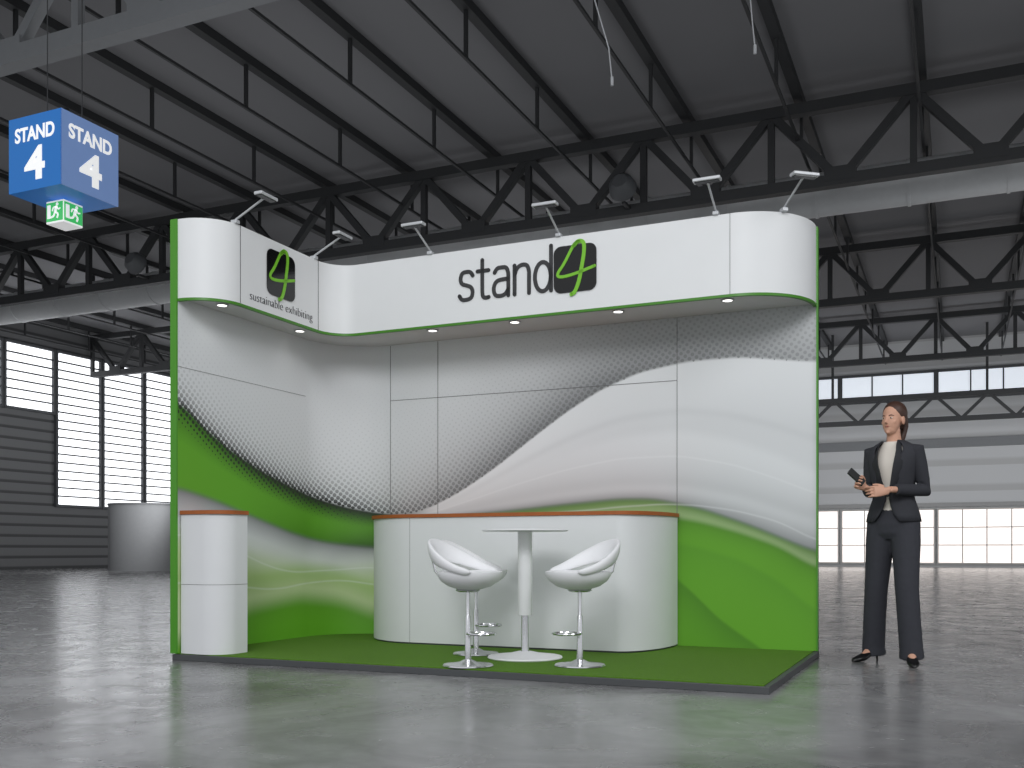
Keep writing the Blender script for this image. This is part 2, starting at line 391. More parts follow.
C3 = np.minimum(C2, curve([(180,404),(230,452),(290,488),(350,510),(385,516),(430,515),(500,503),(560,493),(620,486),(680,486),(740,496),(819,520)]))
E1 = np.minimum(C3, curve([(180,406),(230,454),(290,490),(350,512),(385,518),(430,518),(500,512),(560,505),(620,499),(655,499),(700,508),(750,525),(819,552)]))
E2 = np.minimum(E1, curve([(180,406),(385,518),(500,530),(620,516),(660,515),(700,521),(740,532),(780,546),(819,568)]))
E3 = curve([(180,700),(560,500),(620,540),(660,565),(690,590),(720,620),(760,648),(819,690)], .05)
E3b = curve([(180,700),(600,520),(660,540),(700,548),(740,560),(780,582),(819,612)], .05)
D1 = curve([(180,488),(215,500),(250,515),(290,532),(330,543),(375,548),(420,548),(819,548)])
D2 = curve([(180,520),(215,532),(250,545),(300,556),(340,562),(375,560),(819,560)])
D2b = curve([(180,575),(215,580),(250,578),(300,568),(340,572),(375,588),(819,588)])
D3 = curve([(180,640),(215,625),(250,607),(300,596),(340,600),(375,614),(819,614)])
Zg = np.linspace(PZ, 2.985, NZ)
AA, ZZ = np.meshgrid(A, Zg, indexing='ij'); PXg = np.repeat(PX[:,None], NZ, 1)
def sm(x, w=.006): x = np.clip(x/w*.5+.5, 0, 1); return x*x*(3-2*x)
def g(v): return np.array(lin((v-2,v,v+2))[:3])
def L3(c): return np.array(lin(c)[:3])
def mix(a, b, f): return a*(1-f[...,None])+b*f[...,None]
one = np.ones_like(AA)
def fill(c): return one[...,None]*np.array(c)
BG = (100,166,32)
d1 = ZZ-C1[:,None]
amp = np.interp(PX, [180,300,380,440,520,620,700,819], [.05,.15,.35,.65,.85,.85,.72,.55])[:,None]
wid = np.interp(PX, [180,300,400,480,600,700,819], [.3,.25,.3,.38,.42,.42,.45])[:,None]
up = mix(fill(g(222)), fill(g(100)), amp*np.exp(-(np.clip(d1,0,9)/wid)**1.1))
rd = np.interp(PX, [180,240,340,420,500,819], [.5,.5,.5,.44,.4,.36])[:,None]*np.exp(-np.clip(d1,0,9)/np.interp(PX,[180,300,450,819],[.45,.5,.8,.8])[:,None])
stg = np.interp(PX, [180,340,430,520,819], [.95,.95,.5,.28,.22])[:,None]*np.exp(-np.clip(d1,0,9)/np.interp(PX,[180,400,520],[.1,.16,.35])[:,None])+.07
w1 = mix(fill(g(232)), fill(g(214)), np.clip(-d1/.45,0,1))
d2 = ZZ-C2[:,None]
hf = np.clip((C2[:,None]-ZZ)/np.maximum(C2-C3,.01)[:,None],0,1)
w2 = mix(fill(g(222)), fill(g(192)), hf**2)
d3 = ZZ-C3[:,None]; hf3 = np.clip((C3[:,None]-ZZ)/np.maximum(C3-E1,.01)[:,None],0,1)
w3 = mix(fill(g(212)), fill(g(146)), hf3**1.3)
dE = ZZ-E1[:,None]; he = np.clip((E1[:,None]-ZZ)/np.maximum(E1-E2,.01)[:,None],0,1)
w4 = mix(fill(L3((62,110,18))), fill(L3((158,184,128))), he**.7)
dE2 = ZZ-E2[:,None]
w5 = fill(L3(BG))
w5 = mix(w5, fill(L3((54,104,16))), .6*np.exp(-np.clip(-dE2,0,9)/.09))
e3 = ZZ-E3[:,None]; w5 = mix(w5, fill(L3((58,112,18))), sm(-e3,.02)*np.exp(-np.clip(-e3,0,9)/.25)*.65)
eb = ZZ-E3b[:,None]; w5 = mix(w5, fill(L3((78,142,26))), sm(-eb,.03)*np.exp(-np.clip(-eb,0,9)/.2)*.5)
right = mix(w1, w2, sm(-d2,.05)); right = mix(right, w3, sm(-d3,.06)); right = mix(right, w4, sm(-dE,.025)); right = mix(right, w5, sm(-dE2,.03))
def veil(off, wd, amt, col=246, cur=None):
    global right
    c_ = (C3*.45+C2*.55 if cur is None else cur)+off
    right = mix(right, fill(g(col)), np.exp(-((ZZ-c_[:,None])/wd)**2)*amt)
veil(0, .007, .22); veil(0, .03, .2, 184, C1*.3+C2*.7)
veil(0, .006, .3, 246, C2*.25+E2*.75-.03+.05*np.cos(A*2.2))
# left
dD1 = ZZ-D1[:,None]; hg = np.clip((C1[:,None]-ZZ)/np.maximum(C1-D1,.01)[:,None],0,1)
l1 = mix(fill(L3((56,112,14))), fill(L3((98,168,32))), np.clip(hg*2.2,0,1))
edge = np.interp(PX, [190,250,320,400], [.2,.75,.97,.97])[:,None]
l1 = mix(l1, fill(L3((16,26,10))), edge*np.exp(-(np.clip(-d1,0,9)/np.interp(PX,[200,300,400],[.05,.11,.12])[:,None])**1.5))
l1 = mix(l1, fill(L3((34,70,12))), np.clip((PXg-240)/130,0,1)*np.clip(hg*1.6-.6,0,1)*.85)
l2 = mix(fill(g(112)), fill(g(208)), np.clip(-dD1/.16,0,1)**.7)
dD2 = ZZ-D2[:,None]; l3 = mix(fill(L3((208,214,202))), fill(L3((182,204,144))), np.clip(-dD2/.22,0,1))
dD2b = ZZ-D2b[:,None]; l4 = mix(fill(L3((158,190,112))), fill(L3((190,208,156))), np.clip(-dD2b/.15,0,1))
dD3 = ZZ-D3[:,None]; l5 = mix(fill(L3((96,158,36))), fill(L3((102,172,36))), np.clip(-dD3/.2,0,1))
left = mix(l1, l2, sm(-dD1,.03)); left = mix(left, l3, sm(-dD2, .12)); left = mix(left, l4, sm(-dD2b,.09)); left = mix(left, l5, sm(-dD3,.09))
for lv in (D2+.04*np.sin(A*4)-.1, D2*.4+D3*.6+.06*np.cos(A*3)):
    left = mix(left, fill(g(240)), np.exp(-((ZZ-lv[:,None])/.006)**2)*.35)
sel = sm(PXg-412, 30)
low = mix(left, right, sel)
colr = mix(up, low, sm(-d1,.014))
rdf = rd*sm(d1) + sm(-d1)*np.clip(1+d1/.18,0,1)*.46*np.clip((400-PXg)/120,0,1)
stg = stg*sm(d1)+sm(-d1)*.9
NV = NA*NZ
co = np.empty((NV,3)); co[:,0] = np.repeat(S_, NZ); co[:,1] = np.repeat(T_, NZ); co[:,2] = np.tile(Zg-PZ, NA)
ii = (np.arange(NA-1)[:,None]*NZ+np.arange(NZ-1)[None,:]).ravel()
quads = np.stack([ii, ii+NZ, ii+NZ+1, ii+1], 1).astype(np.int32)
me = bpy.data.meshes.new('wave_graphic'); me.vertices.add(NV); me.vertices.foreach_set('co', co.ravel())
nq = len(quads); me.loops.add(nq*4); me.loops.foreach_set('vertex_index', quads.ravel()); me.polygons.add(nq)
me.polygons.foreach_set('loop_start', np.arange(0, nq*4, 4, dtype=np.int32)); me.update(calc_edges=True); me.validate()
ca = me.color_attributes.new('Col', 'FLOAT_COLOR', 'POINT')
buf = np.ones((NV,4), np.float32); buf[:,:3] = colr.reshape(-1,3); buf[:,3] = stg.ravel(); ca.data.foreach_set('color', buf.ravel())
cb = me.color_attributes.new('Dot', 'FLOAT_COLOR', 'POINT')
buf = np.ones((NV,4), np.float32); buf[:,0] = rdf.ravel(); buf[:,1] = AA.ravel()/LA; buf[:,2] = ZZ.ravel()/3; cb.data.foreach_set('color', buf.ravel())
me.polygons.foreach_set('use_smooth', [True]*nq)
gm = bpy.data.materials.new('printed_wave_graphic'); gm.use_nodes = True; nt = gm.node_tree; b = nt.nodes['Principled BSDF']
c1 = nt.nodes.new('ShaderNodeVertexColor'); c1.layer_name = 'Col'; c2 = nt.nodes.new('ShaderNodeVertexColor'); c2.layer_name = 'Dot'
sp = nt.nodes.new('ShaderNodeSeparateColor'); nt.links.new(c2.outputs['Color'], sp.inputs[0])
cx = nt.nodes.new('ShaderNodeCombineXYZ')
def math_(op, a, bb):
    n = nt.nodes.new('ShaderNodeMath'); n.operation = op
    for i, v in enumerate((a, bb)):
        if v is None: continue
        if isinstance(v, (int, float)): n.inputs[i].default_value = v
        else: nt.links.new(v, n.inputs[i])
    return n.outputs[0]
DP = .038
nt.links.new(math_('MULTIPLY', sp.outputs[1], LA/DP), cx.inputs[0]); nt.links.new(math_('MULTIPLY', sp.outputs[2], 3/DP), cx.inputs[1])
vr = nt.nodes.new('ShaderNodeVectorRotate'); vr.rotation_type = 'Z_AXIS'; vr.inputs['Angle'].default_value = math.radians(35); nt.links.new(cx.outputs[0], vr.inputs[0])
vf = nt.nodes.new('ShaderNodeVectorMath'); vf.operation = 'FRACTION'; nt.links.new(vr.outputs[0], vf.inputs[0])
vs_ = nt.nodes.new('ShaderNodeVectorMath'); vs_.operation = 'SUBTRACT'; vs_.inputs[1].default_value = (.5,.5,0); nt.links.new(vf.outputs[0], vs_.inputs[0])
vl = nt.nodes.new('ShaderNodeVectorMath'); vl.operation = 'LENGTH'; nt.links.new(vs_.outputs[0], vl.inputs[0])
lt = math_('LESS_THAN', vl.outputs['Value'], sp.outputs[0])
fac = math_('MULTIPLY', lt, c1.outputs['Alpha'])
mx = nt.nodes.new('ShaderNodeMix'); mx.data_type = 'RGBA'; nt.links.new(fac, mx.inputs[0]); nt.links.new(c1.outputs['Color'], mx.inputs[6]); mx.inputs[7].default_value = lin((22,26,22))
nt.links.new(mx.outputs[2], b.inputs['Base Color']); b.inputs['Roughness'].default_value = .6
me.materials.append(gm)
go = bpy.data.objects.new('wave_graphic', me); COL.objects.link(go); go.parent = st
# panel seams
sea = MB(); q = .002
def vs(s_, z0=0, z1=ZF0): sea.box(s_-q, s_+q, 1.9475, 1.951, z0, z1)
vs(.55); vs(1.0); vs(3.0)
sea.box(.55, 3.0, 1.9475, 1.951, 2.0-PZ-q, 2.0-PZ+q)
sea.box(.0495, .0525, 0, 1.45, 2.0-PZ-q*.5, 2.0-PZ+q*.5)
sea.build('panel_seams', M_SEAM, st, smooth=False)
# fascia
fp = arc(.05+.0, .28, .30, .28, -90, 0, 14)
fp = fp+dense([(.35, .28), (.35, 1.2)], .1)[1:]+arc(.57, 1.2, .22, .22, 180, 90, 14)[1:]+dense([(.57, 1.42), (3.5, 1.42)], .2)[1:]+arc(3.5, 1.92, .49, .5, -90, 0, 20)[1:]+[(3.99, 1.94)]
ribbon(fp, 0, .018, ZF0, TOP).build('fascia', M_FASCIA, st)
ribbon(fp, -.004, .02, ZF0-.018, ZF0).build('fascia_trim', M_TRIM, st)['label'] = 'lime green lower edge'
wp = wall_path[::-1]
def lid(z0, z1):
    poly = offset_path(fp, .016)+[(3.985, 1.948)]+[p for p in offset_path(wp, .002)[1:-1]]+[(.052, .004)]
    return MB().prism(poly, z0, z1)
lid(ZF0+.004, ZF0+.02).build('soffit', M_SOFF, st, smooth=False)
lid(TOP-.04, TOP-.02).build('top_cover', M_WHITE, st, smooth=False)
eg = MB().box(0, .05, -.012, 0, 0, TOP).build('edge_trim', M_GREEN, st, smooth=False); eg['label'] = 'lime green vertical edge strip'
MB().box(-.006, 0, -.012, 2.0, 0, TOP).build('outer_skin', M_GREEN, st, smooth=False)
MB().box(3.99, 4.0, 1.94, 2.0, 0, TOP).build('edge_trim', M_GREEN, st, smooth=False)
fs = MB()
fs.box(3.5-q*.8, 3.5+q*.8, 1.4185, 1.421, ZF0, TOP)
for t_ in (.28, 1.2): fs.box(.349, .3525, t_-q*1.1, t_+q*1.1, ZF0, TOP)
fs.build('fascia_seams', M_SEAM, st, smooth=False)
# logos
def rsq(w, h, r, n=6):
    out = []
    for cx_, cy_, a0 in ((w-r, r, -90), (w-r, h-r, 0), (r, h-r, 90), (r, r, 180)): out += arc(cx_, cy_, r, r, a0, a0+90, n)
    return out
def flat_stroke(mb, pts, r, z0, z1):
    A_ = offset_path(pts, r/2); B_ = offset_path(pts, -r/2)
    mb.loft([[(a[0],a[1],z0),(b_[0],b_[1],z0),(b_[0],b_[1],z1),(a[0],a[1],z1)] for a, b_ in zip(A_, B_)])
    for c_ in (pts[0], pts[-1]): mb.prism(arc(c_[0], c_[1], r/2, r/2, 0, 360, 14)[:-1], z0, z1)
def logo(loc, rot, w, h):
    o = MB().prism(rsq(w, h, .055), 0, .004).build('logo_tile', M_BLACK, st, smooth=False); o.location = loc; o.rotation_euler = rot
    m = MB()
    def stroke(pts, r=.017): flat_stroke(m, chaikin([(x*w, y*h) for x, y in pts], 3), r, .004, .008)
    stroke([(.6,1.06),(.5,1.04),(.38,.84),(.24,.6),(.1,.44),(.1,.35),(.28,.34),(.6,.4),(.96,.5)], .022)
    stroke([(.48,.98),(.58,1.08),(.72,1.04),(.72,.8),(.66,.5),(.6,.2),(.5,-.02),(.42,-.05)], .028)
    l = m.build('logo_figure', M_LOGOG, st, smooth=False); l.parent = o
logo((2.235, 1.4165, 2.592-PZ), (RX, 0, 0), .325, .335)
LET = {'s': (.55, [[(.52,.84),(.44,.98),(.28,1.0),(.11,.97),(.05,.76),(.1,.58),(.28,.52),(.47,.44),(.53,.26),(.47,.04),(.26,0),(.1,.02),(.02,.16)]]),
       't': (.42, [[(.18,1.34),(.18,.8),(.18,.25),(.2,.03),(.34,0),(.42,.02)], [(0,.96),(.41,.96)]]),
       'a': (.6, [[(.07,.84),(.16,.99),(.32,1.0),(.5,.99),(.57,.8),(.57,.6),(.57,0)], [(.57,.58),(.34,.58),(.12,.54),(.02,.3),(.08,.04),(.26,0),(.46,.04),(.57,.22)]]),
       'n': (.6, [[(.05,0),(.05,1)], [(.05,.66),(.12,.9),(.3,1.01),(.5,.98),(.57,.78),(.57,.6),(.57,0)]]),
       'd': (.63, [[(.6,0),(.6,1.52)], [(.31+.28*math.cos(a*math.pi/12), .5+.5*math.sin(a*math.pi/12)) for a in range(25)]])}
GAP = .16; XS = 1.08
tot = sum(LET[c][0]*XS for c in 'stand')+GAP*4; xh = .752/tot; xc = 1.468
for c in 'stand':
    m = MB()
    for p in LET[c][1]:
        flat_stroke(m, [(x*xh*XS, y*xh*1.03) for x, y in (chaikin(p, 2) if len(p) > 2 else p)], .145*xh, 0, .004)
    o = m.build('letter', M_TEXT, st, smooth=False); o.location = (xc, 1.4185, 2.622-PZ); o.rotation_euler = (RX, 0, 0)
    xc += (LET[c][0]*XS+GAP)*xh
logo((.3535, .565, 2.60-PZ), (RX, 0, RX), .33, .33)
text_part('sustainable exhibiting', .088, M_TEXT, st, (.3525, .75, 2.512-PZ), (RX, 0, RX), bold=-.0025, width=.74, sy=1.05)
# downlights
for s_, t_ in ((1.153,1.58),(1.855,1.58),(2.666,1.58),(3.45,1.58),(.2,.27),(.2,1.17)):
    o = MB().lathe([(.045,0),(.047,-.008),(.034,-.008),(.034,0)], n=24).build('downlight', M_LAMP, st, loc=(s_, t_, ZF0+.004))
    MB().lathe([(.001,-.004),(.033,-.004),(.033,0),(.001,0)], n=24).build('bulb_lens', M_GLOW, o)
    li = bpy.data.lights.new('downlight_lamp', 'SPOT'); li.energy = 1.2 if s_ > 1 else .35; li.spot_size = 2.3; li.spot_blend = 1; li.shadow_soft_size = .05
    lo = bpy.data.objects.new('downlight_lamp', li); COL.objects.link(lo); lo.location = W(s_, t_, 2.43)

# display arm spotlights
labs = ['silver arm spotlight at the rounded left end of the fascia', 'silver arm spotlight above the inner corner of the fascia', 'silver arm spotlight on the long fascia, leftmost of its front row',
        'silver arm spotlight above the large logo on the fascia', 'silver arm spotlight right of the large logo near the fascia seam', 'silver arm spotlight at the rounded right end of the fascia']
for (s_, t_, dr), lb in zip(((.335,.24,0),(.335,1.16,0),(1.22,1.432,-90),(2.27,1.432,-90),(3.405,1.432,-90),(3.83,1.545,-52)), labs):
    r = thing('arm_spotlight', lb, 'spotlight', s_, t_, 3.0, math.radians(dr), group='arm spotlights along the fascia top')
    MB().box(-.02, .03, -.02, .02, .0, .025).build('clamp', M_LAMP, r, smooth=False, bevel=.004)
    MB().tube([(0,0,.02), (.012,0,.03), (.245,0,.14), (.27,0,.148)], .0075, 10).build('arm', M_LAMP, r)
    MB().box(.235, .30, -.09, .09, .14, .162).build('lamp_head', M_LAMP, r, smooth=False, bevel=.005)
    MB().box(.243, .292, -.078, .078, .135, .141).build('lamp_glass', M_BLACK, r, smooth=False)

# counters
co_out = [(3.01,1.925),(.56,1.925)]+arc(1.14,1.85,.58,.6,180,270,24)+arc(2.75,1.85,.26,.6,270,360,24)
ct = thing('curved_counter', 'long white counter with rounded ends and orange wood top against the back wall', 'counter', 0, 0, PZ)
MB().prism(co_out, .012, .945).build('cabinet_body', M_WHITE, ct, angle=30)
def grow(poly, d):
    c = np.array(poly); cc = c.mean(0); return [(x, y) for x, y in ((x+(d if x > cc[0] else -d)*min(1,abs(x-cc[0])), (y-d) if y < 1.9 else y) for x, y in poly)]
MB().prism(grow(co_out, .012), .946, .972).build('worktop', M_ORANGE, ct, angle=30)['label'] = 'orange brown wood worktop'
MB().prism(grow(co_out, -.012), 0, .012).build('plinth', M_DARK, ct, angle=30)
cs = MB(); cs.box(1.14-.001, 1.141, 1.2485, 1.252, .012, .945)
cs.build('door_seam', M_SEAM, ct, smooth=False)
pd_out = [(.06,.27),(.06,.02)]+[(.2,.01)]+arc(.25,.16,.17,.15,-90,0,16)+[(.42,.27)]
pd = thing('display_plinth', 'small white rounded plinth with orange top at the left wall end', 'plinth', 0, 0, PZ)
MB().prism(pd_out, 0, .945).build('cabinet_body', M_WHITE, pd, angle=30)
MB().prism([(x+(.012 if x > .1 else 0), y-(.012 if y < .2 else 0)) for x, y in pd_out], .946, .972).build('top', M_ORANGE, pd, angle=30)['label'] = 'orange brown wood top'
ps = MB(); ribbon(pd_out[1:], -.001, .001, .47-.0015, .47+.0015, ps)
ps.build('shelf_seam', M_SEAM, pd, smooth=False)

# table
tb_ = thing('bar_table', 'white round pedestal table between the white stools', 'table', .085, 6.49, PZ, world=True)
MB().lathe([(.0,0),(.24,0),(.245,.006),(.24,.014),(.12,.028),(.045,.045),(.0,.045)], n=48).build('base', M_SHELL, tb_)
MB().lathe([(.0,.03),(.03,.03),(.025,.06),(.025,.34),(.0,.34)], n=24).build('column', M_CHROME, tb_)
MB().lathe([(.0,.28),(.045,.28),(.047,.29),(.047,.825),(.0,.828)], n=28).build('sleeve', M_SHELL, tb_)
MB().lathe([(.0,.826),(.275,.826),(.28,.829),(.28,.833),(.275,.836),(.0,.836)], n=56).build('tabletop', M_SHELL, tb_)

# stools
def make_stool(label, x, y, rot):
    r = thing('bar_stool', label, 'stool', x, y, PZ, rot, group='white padded bar stools round the table', world=True)
    MB().lathe([(.0,0),(.15,0),(.155,.005),(.15,.012),(.06,.022),(.025,.04),(.0,.04)], n=40).build('base', M_CHROME, r)
    MB().lathe([(.0,.02),(.02,.02),(.018,.3),(.013,.31),(.013,.46),(.0,.46)], n=20).build('pole', M_CHROME, r)
    fr = [(.015,-.0,.2)]+[( .09+.085*math.cos(math.radians(a)), .085*math.sin(math.radians(a)), .2) for a in range(-170, 171, 20)]+[(.015,0,.2)]
    MB().tube(fr, .008, 8).build('footrest', M_CHROME, r)
    MB().lathe([(.0,.45),(.06,.45),(.075,.458),(.07,.468),(.0,.468)], n=28).build('seat_plate', M_CHROME, r)
    # bowl shaped padded seat
    MB().lathe([(.0,.464),(.07,.466),(.13,.484),(.175,.515),(.2,.552),(.2,.572),(.185,.578),(.15,.566),(.08,.556),(.0,.553)], c=(.012,0,0), n=44).build('seat', M_SHELL, r)
    rings = []; N = 72; TH = 118
    for k in range(N+1):
        u = -1+2*k/N; th = math.radians(TH*u)
        f = .5+.5*math.cos(math.pi*u)
        tip = math.sqrt(max(1-((abs(u)-.88)/.12)**2, .0004)) if abs(u) > .88 else 1
        hh = (.022+.048*f)*tip; zb = .55+.085*f**.8; zc = zb+.022+.048*f
        ring = []
        for i in range(20):
            a = 2*math.pi*i/20; lz = hh*math.sin(a); lr = .02*math.cos(a)*(.3+.7*tip)
            R_ = .2+.018*f+lr+(lz+.02)*.25
            ring.append((-R_*math.cos(th)*1.04+.01, R_*math.sin(th), zc+lz))
        rings.append(ring)
    MB().loft(rings).build('backrest', M_SHELL, r, angle=80)
    for sy in (-.05, .05):
        MB().tube([(-.15,sy,.53), (-.195,sy*1.1,.575), (-.222,sy*1.2,.68)], .007, 10).build('back_stem', M_CHROME, r)
    return r
make_stool('white padded stool left of the table, nearest the camera, facing right', -.267, 6.04, math.radians(-24))
make_stool('white padded stool right of the table, facing left', .412, 6.04, math.radians(204))
make_stool('white padded stool partly hidden behind the left one', -.243, 6.72, math.radians(-20))

# ================================================================ WOMAN
PH = math.radians(-42)
M_SKIN = mat('skin', (204, 156, 132), .6, var=.04)
M_SUIT = mat('charcoal_suit', (46, 47, 53), .85, var=.14, scale=30)
M_TROU = mat('charcoal_trousers', (51, 52, 59), .85, var=.14, scale=30)
M_BLOU = mat('cream_blouse', (222, 214, 204), .7, var=.04)
M_HAIR = mat('brown_hair', (66, 42, 32), .5, var=.25, scale=60)
M_LIP = mat('lips', (168, 104, 92), .5)
M_EYE = mat('eye_dark', (52, 38, 30), .3)
M_SHOE = mat('black_shoe', (18, 18, 19), .3)
wo = thing('person', 'woman in dark trouser suit and cream blouse holding a phone beside the booth', 'person', 2.525, 6.6, 0, PH, world=True)
def remesh(o, vox, smooth=4):
    m = o.modifiers.new('r', 'REMESH'); m.mode = 'VOXEL'; m.voxel_size = vox; m.use_smooth_shade = True
    if smooth: s = o.modifiers.new('s', 'SMOOTH'); s.factor = .5; s.iterations = smooth
def hring(cx_, cy_, z, rx, ry, n=28, p=1.0, a0=0, a1=360):
    out = []
    for i in range(n):
        a = math.radians(a0+(a1-a0)*i/n); c, s = math.cos(a), math.sin(a)
        out.append((cx_+rx*math.copysign(abs(c)**p, c), cy_+ry*math.copysign(abs(s)**p, s), z))
    return out
HR = Matrix.Translation((0,.005,0)) @ Matrix.Rotation(math.radians(-8), 4, 'Z')
def hv(p): return tuple(HR @ Vector(p))
HR3 = HR.to_3x3()
bd = MB()
bd.ell(hv((0,.012,1.642)), (.066,.086,.084), 24, 16, HR3)
bd.ell(hv((0,-.028,1.598)), (.054,.056,.085), 24, 16, HR3)
bd.ell(hv((0,-.03,1.55)), (.041,.048,.042), 20, 12, HR3)
bd.ell(hv((0,-.066,1.527)), (.015,.015,.013), 14, 10, HR3)
for sx in (-1,1): bd.ell(hv((sx*.033,-.052,1.592)), (.018,.018,.016), 14, 10, HR3)
bd.ell(hv((0,-.07,1.562)), (.016,.013,.01), 14, 10, HR3)
bd.tube([hv((0,-.078,1.632)), hv((0,-.088,1.61)), hv((0,-.097,1.591)), hv((0,-.083,1.584))], [.006,.007,.0095,.0085], 10)
for sx in (-1,1): bd.ell(hv((sx*.065,.012,1.605)), (.009,.02,.03), 12, 10, HR3)
bd.tube([(0,.03,1.40),(0,.022,1.46),(0,.012,1.52),(0,.0,1.57)], [.066,.049,.043,.042], 20)
bd.loft([hring(0,.01,z,rx,ry) for z,rx,ry in ((.9,.13,.08),(1.0,.12,.075),(1.1,.095,.065),(1.2,.105,.07),(1.3,.12,.08),(1.38,.12,.065),(1.43,.1,.05),(1.46,.06,.045))])
SH = [(-.145,.015,1.405), (.145,.015,1.405)]
EL = [(-.17,.04,1.14), (.185,.06,1.14)]
WR = [(-.085,-.215,1.15), (.06,-.20,1.14)]
for sh, el, wr in zip(SH, EL, WR):
    bd.tube([(sh[0]*.6,sh[1],sh[2]-.01), sh, el, wr], [.033,.036,.031,.021], 14)
HIP = [(-.08,.01,.9), (.08,.01,.9)]; KN = [(-.12,.02,.5), (.105,-.035,.5)]; AN = [(-.16,.07,.1), (.13,-.03,.1)]
for hp_, kn, an in zip(HIP, KN, AN):
    bd.tube([hp_, kn, an], [.07,.045,.032], 16)
FD = [Vector((-.35,-1,0)).normalized(), Vector((.5,-1,0)).normalized()]
for an, fd in zip(AN, FD):
    a = Vector(an); bd.tube([a, a+fd*.03+Vector((0,0,-.03)), a+fd*.1+Vector((0,0,-.07))], [.034,.032,.022], 14)
def hand(o, d, nrm, side, curl, thumb, spread=.02):
    o = Vector(o); d = Vector(d).normalized(); side = Vector(side); side = (side-d*side.dot(d)).normalized(); nrm = d.cross(side) if d.cross(side).dot(Vector(nrm)) > 0 else -d.cross(side)
    rings = []
    for k, (u, w_, th) in enumerate(((-.045,.021,.018),(-.02,.028,.017),(.01,.035,.014),(.035,.037,.012),(.048,.034,.009))):
        rings.append([o+d*u+side*w_*math.cos(2*math.pi*i/16)+nrm*th*math.sin(2*math.pi*i/16) for i in range(16)])
    bd.loft(rings)
    for i, L in enumerate((.066,.074,.069,.054)):
        p = o+d*.04+side*((1.5-i)*spread); pts = [p-d*.012, p]; ang = 0
        for kk, seg_ in enumerate((.42,.32,.26)):
            ang += curl[kk]; p = p+(d*math.cos(ang)+nrm*math.sin(ang))*L*seg_; pts.append(p)
        bd.tube(pts, [.0082,.008,.0076,.007,.0055], 10)
    p = o-d*.015+side*.028; pts = [p]
    for kk, (u, v, w_) in enumerate(thumb): p = p+d*u+side*v+nrm*w_; pts.append(p)
    bd.tube(pts, [.012,.0105,.009,.007], 10)
d_r = Vector((-.35,-.8,.35)).normalized(); rp = Vector(WR[0])+d_r*.055
hand(rp, d_r, (1,-.2,0), (.1,0,1), (.7,.9,.7), ((.022,.016,.008),(.024,.004,.012),(.02,-.002,.008)))
d_l = Vector((-.75,-.62,.0)).normalized(); lp = Vector(WR[1])+d_l*.055+Vector((0,0,-.012))
hand(lp, d_l, (-.2,.6,.5), (0,.2,1), (.4,.5,.4), ((.022,.014,.01),(.022,.006,.01),(.018,.0,.006)))
for wr, pp in zip(WR, (rp, lp)):
    bd.tube([wr, pp-(pp-Vector(wr))*.4], [.022,.019], 12)
body = bd.build('body', M_SKIN, wo); remesh(body, .0033, 3)
ls = MB()
ls.ell(hv((0,-.0785,1.5655)), (.015,.006,.0028), 14, 8, HR3); ls.ell(hv((0,-.078,1.5605)), (.013,.006,.0033), 14, 8, HR3); ls.build('lips', M_LIP, wo)
ey = MB(); eb_ = MB(); ew = MB()
for sx in (-1,1):
    ew.ell(hv((sx*.026,-.0725,1.618)), (.011,.006,.0045), 14, 8, HR3); ey.ell(hv((sx*.026,-.0768,1.618)), (.0048,.0025,.0045), 12, 8, HR3)
    eb_.tube([hv((sx*.014,-.081,1.634)), hv((sx*.028,-.077,1.638)), hv((sx*.042,-.063,1.633))], [.002,.0025,.0012], 8)
ew.build('eyes', mat('eye_white', (215,208,200), .4), wo); ey.build('irises', M_EYE, wo); eb_.build('eyebrows', M_HAIR, wo)
hr = MB(); hr.ell(hv((0,.026,1.657)), (.074,.09,.083), 28, 18, HR3); hr.ell(hv((0,.055,1.62)), (.064,.06,.07), 24, 14, HR3)
hr.tube([hv((0,.1,1.66)), hv((0,.135,1.645)), hv((0,.145,1.58)), hv((.0,.125,1.51)), hv((0,.11,1.46))], [.018,.026,.027,.02,.006], 14)
hair = hr.build('hair', M_HAIR, wo); remesh(hair, .005, 3)
tr = MB()
tr.loft([hring(0,.012,z,rx,ry) for z,rx,ry in ((1.08,.11,.08),(1.0,.135,.095),(.92,.16,.11),(.86,.155,.105),(.82,.13,.08))])
for hp_, kn, an in zip(HIP, KN, AN):
    hp_, kn, an = Vector(hp_), Vector(kn), Vector(an)
    tr.tube([hp_+Vector((0,0,.04)), hp_*.75+kn*.25, hp_*.4+kn*.6, kn, kn*.5+an*.5, an+Vector((0,.005,.0)), an+Vector((0,.012,-.06))], [.092,.092,.083,.075,.073,.074,.079], 20)
trs = tr.build('trousers', M_TROU, wo); remesh(trs, .008, 4)
bl = MB().loft([hring(0,.008,z,rx,ry) for z,rx,ry in ((1.0,.12,.09),(1.1,.107,.08),(1.2,.117,.088),(1.28,.13,.105),(1.33,.132,.102),(1.39,.12,.082),(1.43,.095,.066),(1.465,.062,.055))])
bl.build('blouse', M_BLOU, wo, angle=80)
zs = [.935,.98,1.03,1.08,1.13,1.18,1.24,1.3,1.35,1.39,1.42,1.445,1.465]
rxs = [.168,.16,.145,.127,.12,.125,.137,.148,.158,.16,.145,.11,.073]
rys = [.124,.118,.108,.098,.094,.1,.112,.12,.114,.098,.086,.074,.066]
gap = [26,14,7,3,3,10,16,21,25,30,34,38,42]
NB = 48; bz = MB(); vv = []; ff = []
for z, rx, ry, gp in zip(zs, rxs, rys, gap):
    for i in range(NB+1):
        a = math.radians(-90+gp+(360-2*gp)*i/NB); c, s = math.cos(a), math.sin(a)
        vv.append((rx*math.copysign(abs(c)**.85, c), .012+ry*math.copysign(abs(s)**.9, s), z))
